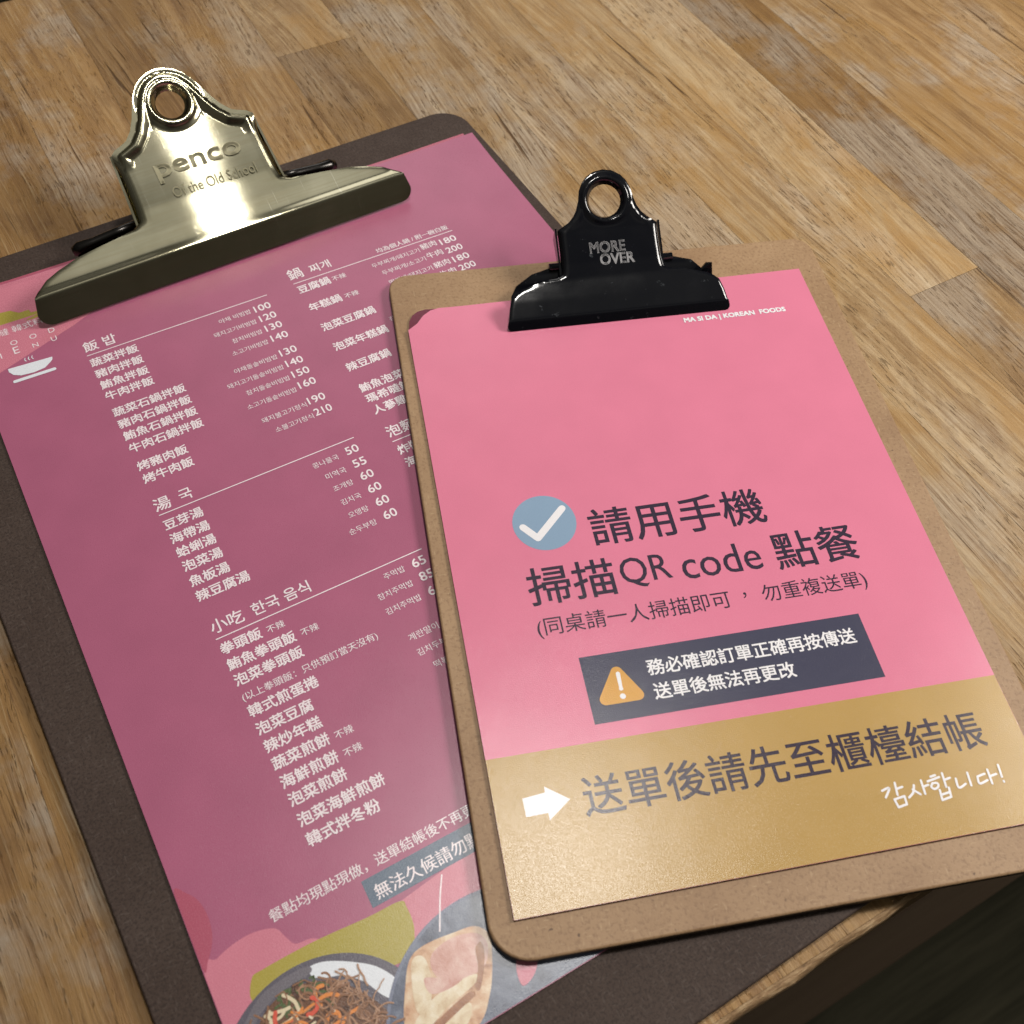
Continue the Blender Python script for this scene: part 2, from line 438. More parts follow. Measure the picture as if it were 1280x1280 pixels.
class Print:
    """collects flat shapes in sheet millimetres, built as one printed layer"""
    def __init__(s, h=None):
        s.V = []; s.F = []; s.h = h; s.dz = {}; s.nl = 0

    def add(s, V, F):
        k = len(s.V); s.V += [tuple(p) for p in V]; s.F += [tuple(i + k for i in f) for f in F]

    def poly(s, P):
        t = tessellate_polygon([[Vector((x, y, 0)) for x, y in P]])
        F = []
        for f in t:
            a, b, c_ = (P[i] for i in f)
            F.append(f if (b[0] - a[0]) * (c_[1] - a[1]) - (b[1] - a[1]) * (c_[0] - a[0]) > 0 else f[::-1])
        s.add(P, F)

    def text(s, t, x0, y, x1=None, width=None, height=None, bold=.024, slope=0.):
        V, F = glyphs(t, 0.)
        a, b = V.min(0), V.max(0); wd = width or (x1 - x0)
        k = wd / (b[0] - a[0]); ky = k if height is None else height / (b[1] - a[1])
        P = [(x0 + (p[0] - a[0]) * k, y + (p[1] - a[1]) * ky + slope * (p[0] - a[0]) * k) for p in V]
        FF = []
        for f in F:
            p, q, r = (P[i] for i in f[:3]); area = sum(P[f[i]][0] * P[f[(i + 1) % len(f)]][1] - P[f[(i + 1) % len(f)]][0] * P[f[i]][1] for i in range(len(f)))
            FF.append(f if area > 0 else f[::-1])
        q = max(0., bold) * ky * .5
        offs = [(0, 0)] if q < .004 else [(-q, 0), (q, 0)] if q < .045 else [(-q, -q), (q, -q), (-q, q), (q, q)]
        for i, (dx, dy) in enumerate(offs):                      # heavier strokes: overprinted copies, a few microns apart
            k0 = len(s.V)
            s.add([(p[0] + dx, p[1] + dy) for p in P], FF)
            for j in range(k0, len(s.V)):
                s.dz[j] = .003 * i

    def line(s, x0, y0, x1, y1, wd):
        k = 24; dx, dy = x1 - x0, y1 - y0; L = math.hypot(dx, dy); nx, ny = -dy / L * wd / 2, dx / L * wd / 2
        V = []; F = []
        for i in range(k + 1):
            x, y = x0 + dx * i / k, y0 + dy * i / k; V += [(x - nx, y - ny), (x + nx, y + ny)]
        for i in range(k):
            F.append((2 * i, 2 * i + 2, 2 * i + 3, 2 * i + 1))
        s.add(V, F)

    def stroke(s, P, wd, taper=None):
        """rounded brush stroke as a ribbon (with round ends)"""
        P = [np.array(p, float) for p in P]; Q = []
        for i in range(len(P) - 1):
            p0, p1, p2, p3 = P[max(i - 1, 0)], P[i], P[i + 1], P[min(i + 2, len(P) - 1)]
            for j in range(6):
                t = j / 6; Q.append(.5 * ((2 * p1) + (p2 - p0) * t + (2 * p0 - 5 * p1 + 4 * p2 - p3) * t * t + (3 * p1 - p0 - 3 * p2 + p3) * t ** 3) if len(P) > 2 else p1 + (p2 - p1) * t)
        Q.append(P[-1]); L, R_ = [], []
        for i, p in enumerate(Q):
            d = Q[min(i + 1, len(Q) - 1)] - Q[max(i - 1, 0)]; d = d / (np.linalg.norm(d) + 1e-9); nn = np.array((-d[1], d[0])) * wd / 2
            if taper:
                nn = nn * (taper[0] + (taper[1] - taper[0]) * i / (len(Q) - 1))
            L.append(p + nn); R_.append(p - nn)
        k = len(Q)
        s.layer([*L, *R_], [(i, k + i, k + i + 1, i + 1) for i in range(k - 1)])
        for p in (Q[0], Q[-1]):
            C_ = arc(p[0], p[1], wd / 2 * .99, 0, 330, 11)
            s.layer(C_, [tuple(range(12))])

    def layer(s, V, F):
        k0 = len(s.V); s.add(V, F); s.nl += 1
        for j in range(k0, len(s.V)):
            s.dz[j] = .0012 * s.nl

    def build(s, name, mat, parent, z, label=None):
        if s.h:
            V = [(x * MM, y * MM, (s.h(x, y) + z + s.dz.get(i, 0)) * MM) for i, (x, y) in enumerate(s.V)]
        else:
            V = [(x * MM, y * MM, (z + s.dz.get(i, 0)) * MM) for i, (x, y) in enumerate(s.V)]
        o = link(name, mesh(name, V, s.F), mat, parent)
        if label:
            o['label'] = label
        return o


# ------------------------------------------------------------------ table and floor
TABLE_T = 38.
table = empty('wooden_table', Matrix.Identity(4), 'worn oak butcher block table with pale scuffed staves under both clipboards', 'table')
xs = [349.4, 314.5, 275.5, 236., 196.4, 160.5, 124., 88., 52., 15., -22., -58.]
while xs[0] < 1100:
    xs.insert(0, xs[0] + random.uniform(34, 40))
while xs[-1] > -700:
    xs.append(xs[-1] - random.uniform(34, 40))
xs = xs[::-1]
YF, YB = -323.5, 186.3
VAL = {(314.5, True): 1.16, (314.5, False): .86, (349.4, False): .78, (160.5, True): 1.12, (160.5, False): .80, (275.5, False): 1.08, (236.0, False): 1.04, (196.4, False): .96, (-22.0, False): .86, (-58.0, False): .82}
forced = {160.5: [(91, (.25, .35), (.75, .2))], 314.5: [(-156, (.35, .75), (.95, .35))]}
bm = bmesh.new(); cl_ = bm.loops.layers.float_color.new('stave')
fixed_tone = {349.4: (.1, .8), 275.5: (.75, .5), 236.: (.7, .6), 196.4: (.55, .8), 124.: (.35, .5), 88.: (.15, .6), 52.: (.08, .8), 15.: (.05, .8), -22.: (.12, .9), -58.: (.1, .9)}
for a, b in zip(xs[:-1], xs[1:]):
    if a in forced:
        yj, lo, hi = forced[a][0]
        cuts = [(YF, yj, lo), (yj, YB, hi)]
    else:
        t0 = fixed_tone.get(a, (random.uniform(0, .5), random.uniform(.3, .9)))
        yj = random.choice([-400, random.uniform(-200, 160)])
        if a in (275.5, 236.0, 349.4):
            yj = -400
        t1 = (min(1, max(0, t0[0] + random.uniform(-.25, .25))), t0[1])
        cuts = [(YF, YB, t0)] if yj < YF else [(YF, yj, t0), (yj, YB, t1)]
    for y0, y1, (tn, wr) in cuts:
        g = .07
        q = [(a + g, y0 + g), (b - g, y0 + g), (b - g, y1 - g), (a + g, y1 - g)]
        f = bm.faces.new([bm.verts.new((x * MM, y * MM, 0)) for x, y in q])
        rr = random.random()
        for lp in f.loops:
            lp[cl_] = (rr, tn, wr, VAL.get((round(a, 1), y0 > YF + 1), random.Random(int(a * 7 + y0)).uniform(.82, 1.12)))
bmesh.ops.remove_doubles(bm, verts=bm.verts, dist=1e-6)
me = bpy.data.meshes.new('tabletop'); bm.to_mesh(me); bm.free()
link('tabletop', me, 'oak', table)
# worn front edge rail and slab underneath
NX = 240; x0e, x1e = xs[0], xs[-1]
V = []; F = []
prof = [(0, 0), (-.9, -.35), (-1.7, -1.2), (-2.0, -2.4), (-2.0, -TABLE_T), (60, -TABLE_T)]
for i in range(NX + 1):
    x = x0e + (x1e - x0e) * i / NX; jit = .35 * math.sin(i * 1.7) + .3 * math.sin(i * .61 + 1)
    for j, (dy, dz) in enumerate(prof):
        V.append((x * MM, (YF + dy + (jit if 1 <= j <= 3 else 0)) * MM, dz * MM - (0.00002 if j == 0 else 0)))
K = len(prof)
for i in range(NX):
    for j in range(K - 1):
        F.append((i * K + j, i * K + j + 1, (i + 1) * K + j + 1, (i + 1) * K + j))
link('table_edge', mesh('table_edge', V, F), 'oakedge', table)


def box(name, x0, x1, y0, y1, z0, z1, mat, parent, bev=.002):
    return slab(name, [(x0, y0), (x1, y0), (x1, y1), (x0, y1)], z0 * MM, z1 * MM, (mat, mat), parent, bev)


box('table_core', x0e, x1e, YF + 1, YB - .5, -TABLE_T - .05, -.6, 'oakedge', table, 0)
box('foot_rail', x0e + 40, x1e - 40, -341, -270, -330, -270, 'beam', table)
for lx in (x0e + 50, x1e - 120):
    for ly in (-268, 110):
        box('table_leg', lx, lx + 70, ly, ly + 60, -750, -TABLE_T - .1, 'beam', table)
fl = link('floor', mesh('floor', [(-4, -4, -.75), (4, -4, -.75), (4, 4, -.75), (-4, 4, -.75)], [(0, 1, 2, 3)]), 'floor')
tag(fl, 'dark floor far below the table edge', 'floor', kind='structure')


# ------------------------------------------------------------------ clip of pressed metal
def clip_plate(name, outline, lip, hole, prof, relief, mat, parent, M4, thick, step):
    """outline: half outline [(u,y)] from the lip end up to the tip; lip: (depth, half width, corner)"""
    ys = np.array([p[0] for p in prof]); zs = np.array([p[1] for p in prof])
    Y = np.linspace(ys[0], ys[-1], 1200); Z = np.interp(Y, ys, zs)
    ker = np.hanning(61); ker /= ker.sum()
    Zp = np.concatenate([Z[0] + (Z[1] - Z[0]) * np.arange(-30, 0), Z, Z[-1] + (Z[-1] - Z[-2]) * np.arange(1, 31)])
    Zs = np.convolve(Zp, ker, 'valid')
    S = np.concatenate([[0], np.cumsum(np.hypot(np.diff(Y), np.diff(Zs)))])
    depth, lw, lc = lip; s_of = lambda y: float(np.interp(y, Y, S))
    rb = 1.2                                         # bend radius at the ridge
    half = [(lw - lc + lc * math.sin(math.radians(t)), -depth + lc - lc * math.cos(math.radians(t))) for t in range(0, 91, 15)]
    half += [(u, s_of(y)) for u, y in outline]
    P = half + [(-u, s) for u, s in half[::-1] if u > 1e-6]
    hu, hy, hr = hole; hs = s_of(hy)
    vo, F = fill_grid(P, [arc(hu, hs, hr, 360, 15, 23)], step)
    d = dist_poly(P, vo); r = np.hypot(vo[:, 0] - hu, vo[:, 1] - hs)
    up = relief(vo[:, 0], vo[:, 1], d, r, s_of)
    y_ = np.interp(vo[:, 1], S, Y); z_ = np.interp(vo[:, 1], S, Zs)
    dy = np.gradient(Zs, Y); sl = np.interp(y_, Y, dy); nrm = np.stack([-sl, np.ones_like(sl)], 1); nrm /= np.linalg.norm(nrm, axis=1)[:, None]
    z0, s0 = Zs[0], sl[0] * 0 + dy[0]
    low = vo[:, 1] < 0                               # the lip turns down from the ridge
    X = vo[:, 0]; Yc = y_ + nrm[:, 0] * up; Zc = z_ + nrm[:, 1] * up
    a0 = math.atan(dy[0]); a1 = math.radians(62)     # plate slope -> lip slope (pointing down and slightly forward)
    t = -vo[:, 1]; bend = (a1 - a0) * rb
    ang = a0 + np.clip(t / rb, 0, a1 - a0)
    n_ = 60
    yl = np.zeros_like(t); zl = np.zeros_like(t)
    for i in np.where(low)[0]:
        q = np.linspace(0, t[i], n_); an = a0 + np.clip(q / rb, 0, a1 - a0)
        yl[i] = -np.trapz(np.cos(an), q); zl[i] = -np.trapz(np.sin(an), q)
    Yc = np.where(low, Y[0] + yl, Yc); Zc = np.where(low, Zs[0] + zl, Zc)
    me = mesh(name, np.stack([X, Yc, Zc], 1) * MM, F, True)
    o = link(name, me, mat, parent); o.matrix_local = M4
    solidify(o, thick * MM)
    fn = lambda u, y, h=.0: (u, float(y + np.interp(y, Y, -dy / np.hypot(1, dy)) * h), float(np.interp(y, Y, Zs) + np.interp(y, Y, 1 / np.hypot(1, dy)) * h))
    return o, fn


def plate_text(items, fn, name, mat, parent, h):
    p = Print()
    for it in items:
        p.text(*it[0], **it[1])
    V = [[c_ * MM for c_ in fn(x, y, h)] for x, y in p.V]
    return link(name, mesh(name, V, p.F), mat, parent)


def smooth(x):
    x = np.clip(x, 0, 1); return x * x * (3 - 2 * x)


def tube(pts, r, k=10):
    V = []; F = []; pts = [Vector(p) for p in pts]; rs = r if isinstance(r, (list, tuple)) else [r] * len(pts)
    for i, p in enumerate(pts):
        d = (pts[min(i + 1, len(pts) - 1)] - pts[max(i - 1, 0)]).normalized(); a = d.orthogonal().normalized(); b = d.cross(a)
        V += [p + (a * math.cos(2 * math.pi * j / k) + b * math.sin(2 * math.pi * j / k)) * rs[i] for j in range(k)]
    for i in range(len(pts) - 1):
        for j in range(k):
            F.append((i * k + j, i * k + (j + 1) % k, (i + 1) * k + (j + 1) % k, (i + 1) * k + j))
    F += [tuple(range(k))[::-1], tuple((len(pts) - 1) * k + j for j in range(k))]
    return [v * MM for v in V], F


def strip(name, prof2, width_fn, mat, parent, M4, thick):
    """bent sheet: prof2 [(y,z)], width_fn(i)->(u0,u1)"""
    V = []; F = []; nu = 20
    for i, (y, z) in enumerate(prof2):
        u0, u1 = width_fn(i)
        V += [((u0 + (u1 - u0) * j / nu) * MM, y * MM, z * MM) for j in range(nu + 1)]
    for i in range(len(prof2) - 1):
        for j in range(nu):
            a = i * (nu + 1) + j; F.append((a, a + 1, a + nu + 2, a + nu + 1))
    o = link(name, mesh(name, V, F, True), mat, parent); o.matrix_local = M4
    solidify(o, thick * MM, 0.)
    return o


# ------------------------------------------------------------------ BACK CLIPBOARD (dark board, big brass clip)
ang_b = math.radians(1.6)
MB = Matrix.Translation((.100, -.152, 0)) @ Matrix.Rotation(ang_b, 4, 'Z')
cb_ = empty('clipboard', MB, 'larger dark brown clipboard with big brass clip lying underneath the kraft one', 'clipboard', 'two menu clipboards on the table')
slab('board', rrect(-117, -169.5, 117.5, 169.5, 12), .05 * MM, 3.0 * MM, ('dark', 'dark_edge'), cb_, .0006)


def to_local(world4, parent4):
    return parent4.inverted() @ world4


ZB = 3.6
MC = to_local(Matrix.Translation((.0975, -.0248, ZB * MM)) @ Matrix.Rotation(math.radians(1.3), 4, 'Z'), MB)
out_b = [(71., 2.6), (69.2, 4.6), (65.2, 7.3), (60, 9.2), (52.6, 10.9), (44, 11.9), (36, 12.7), (30.5, 13.6), (28.2, 15.6), (27.6, 19), (27.2, 25), (27.0, 31), (27., 35.6), (25.2, 36.9), (22.5, 37.7), (20, 38.6), (17.2, 41), (14.9, 44.2), (12.8, 48), (10.9, 50.9), (8.6, 53.4), (6, 55), (3, 56), (0, 56.4)]


def relief_b(u, s, d, r, sf):
    s35, s39 = sf(33.), sf(36.)
    tab = smooth((s - sf(29.5)) / (sf(36) - sf(29.5)))
    h = np.zeros_like(u)
    bead = np.interp(d, [0, .8, 1.6, 2.6, 3.3, 4.0, 4.8, 6.6, 7.6], [-5.2, -2.9, -.7, 1.15, 1.6, 1.6, 1.1, -.25, 0])
    ring = np.interp(r, [5, 5.6, 6.6, 7.4, 8.2, 9.2, 11.2, 12.4], [-1.5, -.9, 1.1, 1.7, 1.5, .6, -.3, 0])
    top = np.where(r < 7.6, ring, np.maximum(bead, ring))
    h += tab * top
    neck = smooth((s - sf(12.5)) / 4.) * (1 - tab)
    h += neck * np.interp(d, [0, .6, 1.6, 3.2, 5], [-3.2, -1.7, -.55, -.08, 0])
    jaw = 1 - smooth((s - sf(9.)) / 5.)
    h += jaw * (s > 0) * np.interp(d, [0, .6, 1.6], [-.5, -.1, 0])
    return h - 1.0 * (1 - np.exp(-(u / 26.) ** 2)) * smooth(s / 3.)      # the plate is slightly domed


prof_b = [(2.4, 10.4), (6, 11.9), (10, 13.8), (18, 18.5), (26, 24.1), (36, 30.9), (47, 38.2), (60, 46.8)]
plate, fb = clip_plate('clip_plate', out_b, (10.6, 72.6, 4.5), (0.1, 45.4, 5.1), prof_b, relief_b, 'brass', cb_, MC, .9, .42)
t_ = plate_text([(('penco', -15, 23.6), dict(width=32, height=5.4, bold=.05)), (('Of the Old School', -12.5, 18.4), dict(width=32, height=3.2, bold=-.004))], fb, 'stamped_lettering', 'stamp', plate, .2)
solidify(t_, .12 * MM)
# folded side walls of the neck
for sd in (-1, 1):
    V = []; F = []; ny = 14
    for i in range(ny + 1):
        y = 14.8 + (36.2 - 14.8) * i / ny; x, yy, zz = fb(sd * (28.6 - .07 * (y - 14)), y, -2.7)
        drop = (3.5 + 6 * (i / ny)) if i < ny - 2 else 9.5 - 2.2 * (i - ny + 3)
        V += [(x * MM, yy * MM, zz * MM), ((x - sd * .6) * MM, (yy + drop * .25) * MM, (zz - drop) * MM)]
    for i in range(ny):
        F.append((2 * i, 2 * i + 2, 2 * i + 3, 2 * i + 1))
    o = link('side_wall', mesh('side_wall', V, F, True), 'brass', plate); solidify(o, .8 * MM, 0.)
# base plate with its curved wings, spring coil and rivets
strip('base_plate', [(6, .6), (14, .6), (20, 1.2), (23, 3.0), (24.5, 6.0), (24.2, 8.5)], lambda i: ((-53, 53), (-53.5, 53.5), (-53, 53), (-52, 52), (-48, 48), (-36, 36))[i], 'dark_metal', cb_, MC, 1.)
for sd in (-1, 1):
    V, F = tube([(sd * 27, 22.5, 9.5), (sd * 36, 23.2, 8.4), (sd * 44, 23.6, 7.2), (sd * 49.5, 23.8, 6.4), (sd * 52.2, 23.9, 6.)], [2.2, 2., 2., 2.7, 1.6], 12)
    o = link('wing', mesh('wing', V, F, True), 'dark_metal', cb_); o.matrix_local = MC
V, F = [], []
pts = [(u * .5, 20 + 3.6 * math.cos(u * 2.1), 9.2 + 3.6 * math.sin(u * 2.1)) for u in np.arange(-44, 44.1, .5)]
V, F = tube(pts, .8, 6)
o = link('spring', mesh('spring', V, F, True), 'dark_metal', cb_); o.matrix_local = MC

# ------------------------------------------------------------------ MENU SHEETS on the dark board


def menu_lift(x, y):
    # paper rises slightly towards the jaw near the top corners
    t = max(0., (y + 30) / 30); return .9 * t * t * max(0, (abs(x - 97) - 75) / 40)


def sheet(name, P, hfun, mats, z, parent4, label, cat, group, step=5., thick=.16, rot=0.):
    vo, F = fill_grid(P, (), step)
    V = [(x * MM, y * MM, hfun(x, y) * MM) for x, y in vo]
    o = link(name, mesh(name, V, F, True), mats)
    o.matrix_world = parent4 @ Matrix.Translation((0, 0, z * MM)) @ Matrix.Rotation(rot, 4, 'Z')
    solidify(o, thick * MM, -1., 1)
    tag(o, label, cat, group)
    return o


A4 = [(0, -297), (210, -297), (210, 0), (0, 0)]
under = sheet('menu_sheet', [(1, -296.2), (206.5, -296.2), (206.5, 1.4), (1, 1.4)], menu_lift, ('deep', 'edge'), 3.48, Matrix.Identity(4), 'spare burgundy menu sheet peeking out under the top menu on the dark board', 'sheet', 'printed sheets clipped on the boards', 5., .42)
menu = sheet('menu_sheet', A4, menu_lift, ('burgundy', 'edge'), 3.70, Matrix.Identity(4), 'burgundy food menu with white dish list and prices on the dark clipboard', 'menu', 'printed sheets clipped on the boards')

def blob(P, k=6):
    """closed smooth outline through P"""
    P = [np.array(p, float) for p in P]; Q = []; N = len(P)
    for i in range(N):
        p0, p1, p2, p3 = P[i - 1], P[i], P[(i + 1) % N], P[(i + 2) % N]
        for j in range(k):
            t = j / k; q = .5 * ((2 * p1) + (p2 - p0) * t + (2 * p0 - 5 * p1 + 4 * p2 - p3) * t * t + (3 * p1 - p0 - 3 * p2 + p3) * t ** 3)
            Q.append((min(209.8, max(.15, q[0])), max(-296.8, q[1])))
    return Q


pr = Print(menu_lift); pr.poly(dense([(0.15, -46), (6.3, -41.7), (34.5, -31.3), (44, -27), (52, -16), (58, -.2), (0.15, -.2)], 6)); pr.build('rose_patch', 'rose', menu, .03)
pr = Print(menu_lift); pr.poly(blob([(.15, -255), (4, -252.6), (9, -251.3), (14, -251.2), (18.9, -252.8), (20.5, -256), (22, -258.6), (26, -259.4), (28.5, -262), (30, -268), (24, -275), (10, -285), (.15, -296.8)])); pr.build('rose_patch', 'rose', menu, .03)
pr = Print(menu_lift); pr.poly([(49, -262), (72, -259), (100, -258), (100, -296.8), (40, -296.8), (44, -275)]); pr.build('rose_patch', 'rose', menu, .03)
pr = Print(menu_lift)
pr.poly(blob([(.15, -233), (3, -234.5), (5, -238), (5.6, -243), (4.6, -248), (2, -252), (.15, -253)]))
pr.build('dark_patch', 'deep', menu, .035)
pr = Print(menu_lift); pr.poly(dense([(.15, -4), (10, -4.6), (15.7, -5.2), (25, -9), (40, -12), (36, -20), (23.2, -21.8), (11.9, -20.2), (.15, -22)], 5)); pr.build('gold_brush_stroke', 'olive', menu, .045)
pr = Print(menu_lift); pr.poly(blob([(8.4, -266), (9.7, -260.9), (13, -260.2), (26, -260.3), (40, -261.5), (48.6, -261.9), (49.6, -264), (48.8, -270), (44, -275), (30, -272), (18, -268)])); pr.build('gold_brush_stroke', 'olive', menu, .045)
pr = Print(menu_lift)
pr.poly([(42.2, -252.9), (120, -252.9), (120, -260.2), (42.1, -260.2)])
pr.build('slate_banner', 'menuslate', menu, .05)


def disc(cx, cy, rx, ry, a0=0, a1=360, k=40):
    return arc(cx, cy, rx, a0, a1 - (360 / k if a1 - a0 >= 360 else 0), k - 1 if a1 - a0 >= 360 else k, ry)


def clipx(P, ymin=-296.8, xmin=.15):
    return [(max(xmin, x), max(ymin, y)) for x, y in P]


# printed food photographs: noodle bowl and stone bowl
def patch(name, mat, par, z, P):
    p = Print(); p.poly(blob(P)); return p.build(name, mat, par, z)


BC = (19., -286.5)
M['bowlshine'] = paper_mat('bowl_shine_print', (.16, .145, .17), .27)
pr = Print(); pr.poly(clipx(disc(BC[0], BC[1], 25.5, 23.2, k=64))); b1 = pr.build('printed_bowl', 'bowl', menu, .06)
patch('bowl_rim', 'rim', b1, .065, [(22.8, -265.2), (27, -266.), (33, -269.6), (37.6, -273.6), (41, -280), (40.4, -284), (36, -280), (33, -274.6), (29, -270.8), (25, -269.2), (22.6, -267.5)])
patch('bowl_shine', 'bowlshine', b1, .067, [(9, -266), (15, -264.6), (22, -264.6), (22.5, -266.5), (15, -267), (9, -269), (4, -272.5), (3, -271)])
rr = random.Random(5)
M['pile'] = paper_mat('noodle_pile_print', (.15, .07, .04), .27)
patch('noodle_pile', 'pile', b1, .069, [(5, -275), (9, -269.8), (15, -267.6), (21, -268.2), (27, -271.2), (32, -277), (36, -286), (35, -296), (4, -296), (3, -283)])
fk = (('noodle', (.27, .135, .075), 100, .62, None), ('greens', (.085, .12, .045), 12, 1.1, (16, -271, 8, 4)), ('mushroom', (.085, .04, .026), 16, 1.25, (21, -277, 8, 7)), ('onion', (.72, .61, .42), 16, .9, (11, -275, 9, 6)), ('noodle', (.40, .22, .13), 46, .5, (25, -279, 9, 11)), ('carrot', (.72, .25, .06), 24, 1.05, (16, -280, 10, 9)), ('pepper', (.66, .10, .06), 26, 1.3, (13, -279, 8, 6)), ('sesame', (.75, .66, .5), 18, .7, (17, -282, 13, 10)))
for lvl, (k, c_, num, wd, reg_) in enumerate(fk):
    mk = k if k not in M else k + '_light'
    M[mk] = paper_mat(mk + '_print', c_, .27)
    cx_, cy_, rx_, ry_ = reg_ or (19, -283, 16.5, 14.5)
    for _ in range(num):
        a = rr.uniform(0, 6.28); q = math.sqrt(rr.random()); x, y = cx_ + q * rx_ * math.cos(a), max(-295.5, cy_ + q * ry_ * math.sin(a))
        th = rr.uniform(0, 6.28); cv = rr.uniform(-.7, .7); P = [(x, y)]; st = .35 if k == 'sesame' else 1.15
        for _i in range(2 if k == 'sesame' else 5):
            th += cv + rr.uniform(-.35, .35); x += math.cos(th) * st; y += math.sin(th) * st
            P.append((max(2.5, x), max(-296.2, min(-267.2 - .012 * (x - 17) ** 2, y))))
        if _ == 0:
            pr = Print()
        pr.stroke(P, wd * rr.uniform(.45, 1.))
    pr.build('printed_' + k, mk, b1, .075 + .03 * lvl)
pr = Print(); pr.poly(clipx(disc(62, -297, 31, 28.3, k=72))); b2 = pr.build('printed_stone_bowl', 'stone', menu, .07)


def mottled(name, cols, scale):
    n = NT(name); c = n.coord()
    f = n.noise(c, scale, 5., .65, .4)
    k = len(cols)
    return n.set(col=n.ramp(f, [(.32 + .36 * i / (k - 1), q) for i, q in enumerate(cols)]), rough=.27, spec=.42, normal=n.bump(n.noise(c, 3200., 2., .6), .22, .00012))


M['batter'] = mottled('fried_batter_print', [(.34, .15, .08), (.58, .34, .20), (.66, .46, .30), (.76, .62, .46)], 190.)
M['batter2'] = mottled('pale_batter_print', [(.55, .38, .22), (.72, .60, .42), (.80, .72, .58)], 260.)
M['blush'] = mottled('pink_cake_print', [(.48, .20, .15), (.62, .36, .31), (.74, .55, .48)], 220.)
M['sear'] = mottled('seared_print', [(.25, .09, .04), (.45, .22, .11)], 300.)
M['innerbowl'] = mottled('stone_bowl_inner_print', [(.06, .07, .11), (.12, .14, .20), (.22, .25, .32)], 150.)
pr = Print(); pr.poly(clipx(disc(62, -297, 30.2, 27.5, k=72))); pr.build('bowl_inner', 'innerbowl', b2, .075)
patch('printed_fritter', 'batter', b2, .08, [(36.6, -293), (37.4, -287.5), (40.5, -281.5), (44.6, -275.6), (49.4, -274.2), (57.6, -275.2), (62.5, -276.4), (64.5, -280), (62, -286), (58, -292), (52, -296.6), (40, -296.6)])
for nm, mt, z_, P in (('printed_filling', 'blush', .09, [(50, -277), (56, -276), (62, -278), (63, -282), (59, -286), (51, -284.5), (48.5, -281)]), ('printed_batter_edge', 'batter2', .1, [(44.4, -277), (47, -275.6), (48.2, -278), (46.6, -284), (43.2, -288), (41.2, -286)]), ('printed_batter_edge', 'batter2', .098, [(40, -288.4), (48, -285.6), (57, -286), (56, -288), (48, -289.4), (41, -291.5)]), ('printed_filling', 'blush', .105, [(46, -281), (50, -283), (56, -284.5), (52, -286), (46, -285)]), ('printed_sear', 'sear', .11, [(40.5, -292.2), (47, -290.2), (54, -289.0), (54.6, -290.4), (47, -292), (41, -293.8)]), ('printed_batter_edge', 'batter2', .115, [(38.5, -294), (46, -292.4), (53, -291), (51, -294.6), (44, -296.4), (39, -296.4)]), ('printed_sear', 'sear', .12, [(60, -281), (62, -280.4), (61, -284), (57, -289.4), (55.8, -289), (58.6, -285)])):
    patch(nm, mt, b2, z_, P)
patch('printed_garnish', 'rose', b2, .12, [(67, -289), (71, -286), (73, -289), (70, -293), (66, -294)])
pr = Print(); pr.stroke([(60.9, -261.3), (58, -266), (54.2, -273.2)], .35); pr.build('printed_chopstick', 'cream', menu, .12)

# headings, dishes and prices: one printed line each
ZT = .11


class Lines:
    def __init__(s, name, mat, parent, z, h=None):
        s.a = (name, mat, parent, z); s.h = h

    def text(s, *a, **k):
        p = Print(s.h); p.text(*a, **k); p.build(*s.a)

    def line(s, *a):
        p = Print(s.h); p.line(*a); p.build(*s.a)


hd = Lines('section_heading', 'cream', menu, ZT, menu_lift)
for t, x0, y, x1 in (('飯', 34.3, -46.0, 39.2), ('밥', 41.2, -46.0, 45.5), ('湯', 34.0, -120.8, 39.1), ('국', 42.1, -120.4, 46.2), ('小吃', 34.4, -169.2, 44.2), ('한국 음식', 47.0, -169.2, 65.0), ('鍋', 110.2, -45.6, 115.6), ('찌개', 118.6, -45.5, 126.6), ('泡麵', 110.6, -128.1, 120.6)):
    hd.text(t, x0, y, x1, bold=.02)
ds = Lines('dish_name', 'cream', menu, ZT, menu_lift)
rows = [('蔬菜拌飯', -53.5), ('豬肉拌飯', -59.1), ('鮪魚拌飯', -64.7), ('牛肉拌飯', -70.1), ('蔬菜石鍋拌飯', -78.1), ('豬肉石鍋拌飯', -83.7), ('鮪魚石鍋拌飯', -89.3), ('牛肉石鍋拌飯', -95.), ('烤豬肉飯', -103.1), ('烤牛肉飯', -108.7), ('豆芽湯', -128.6), ('海帶湯', -134.3), ('蛤蜊湯', -139.8), ('泡菜湯', -145.4), ('魚板湯', -151.3), ('辣豆腐湯', -157.), ('拳頭飯', -176.7), ('鮪魚拳頭飯', -182.3), ('泡菜拳頭飯', -187.8), ('韓式煎蛋捲', -198.4), ('泡菜豆腐', -204.3), ('辣炒年糕', -210.), ('蔬菜煎餅', -215.6), ('海鮮煎餅', -221.4), ('泡菜煎餅', -226.9), ('泡菜海鮮煎餅', -233.), ('韓式拌冬粉', -238.8)]
for t, y in rows:
    ds.text(t, 34.4, y, width=4.11 * len(t) - .1, bold=.036)
for t, y in (('豆腐鍋', -53.4), ('年糕鍋', -63.5), ('泡菜豆腐鍋', -74.4), ('泡菜年糕鍋', -84.9), ('辣豆腐鍋', -95.6), ('鮪魚泡菜鍋', -106.2), ('瑪希噠鍋', -111.5), ('人蔘雞湯', -117.), ('炸醬泡麵', -136.), ('海鮮泡麵', -141.7)):
    ds.text(t, 110.7, y, width=4.11 * len(t) - .1, bold=.036)
for x, y in ((48.4, -176.4), (56.7, -181.9), (52.4, -215.4), (52.4, -221.2), (124., -53.), (124.4, -63.2)):
    ds.text('不辣', x, y, width=5.3, bold=.01)
ds.text('(以上拳頭飯：只供預訂當天沒有)', 34.4, -193.3, 75.7, bold=.01)
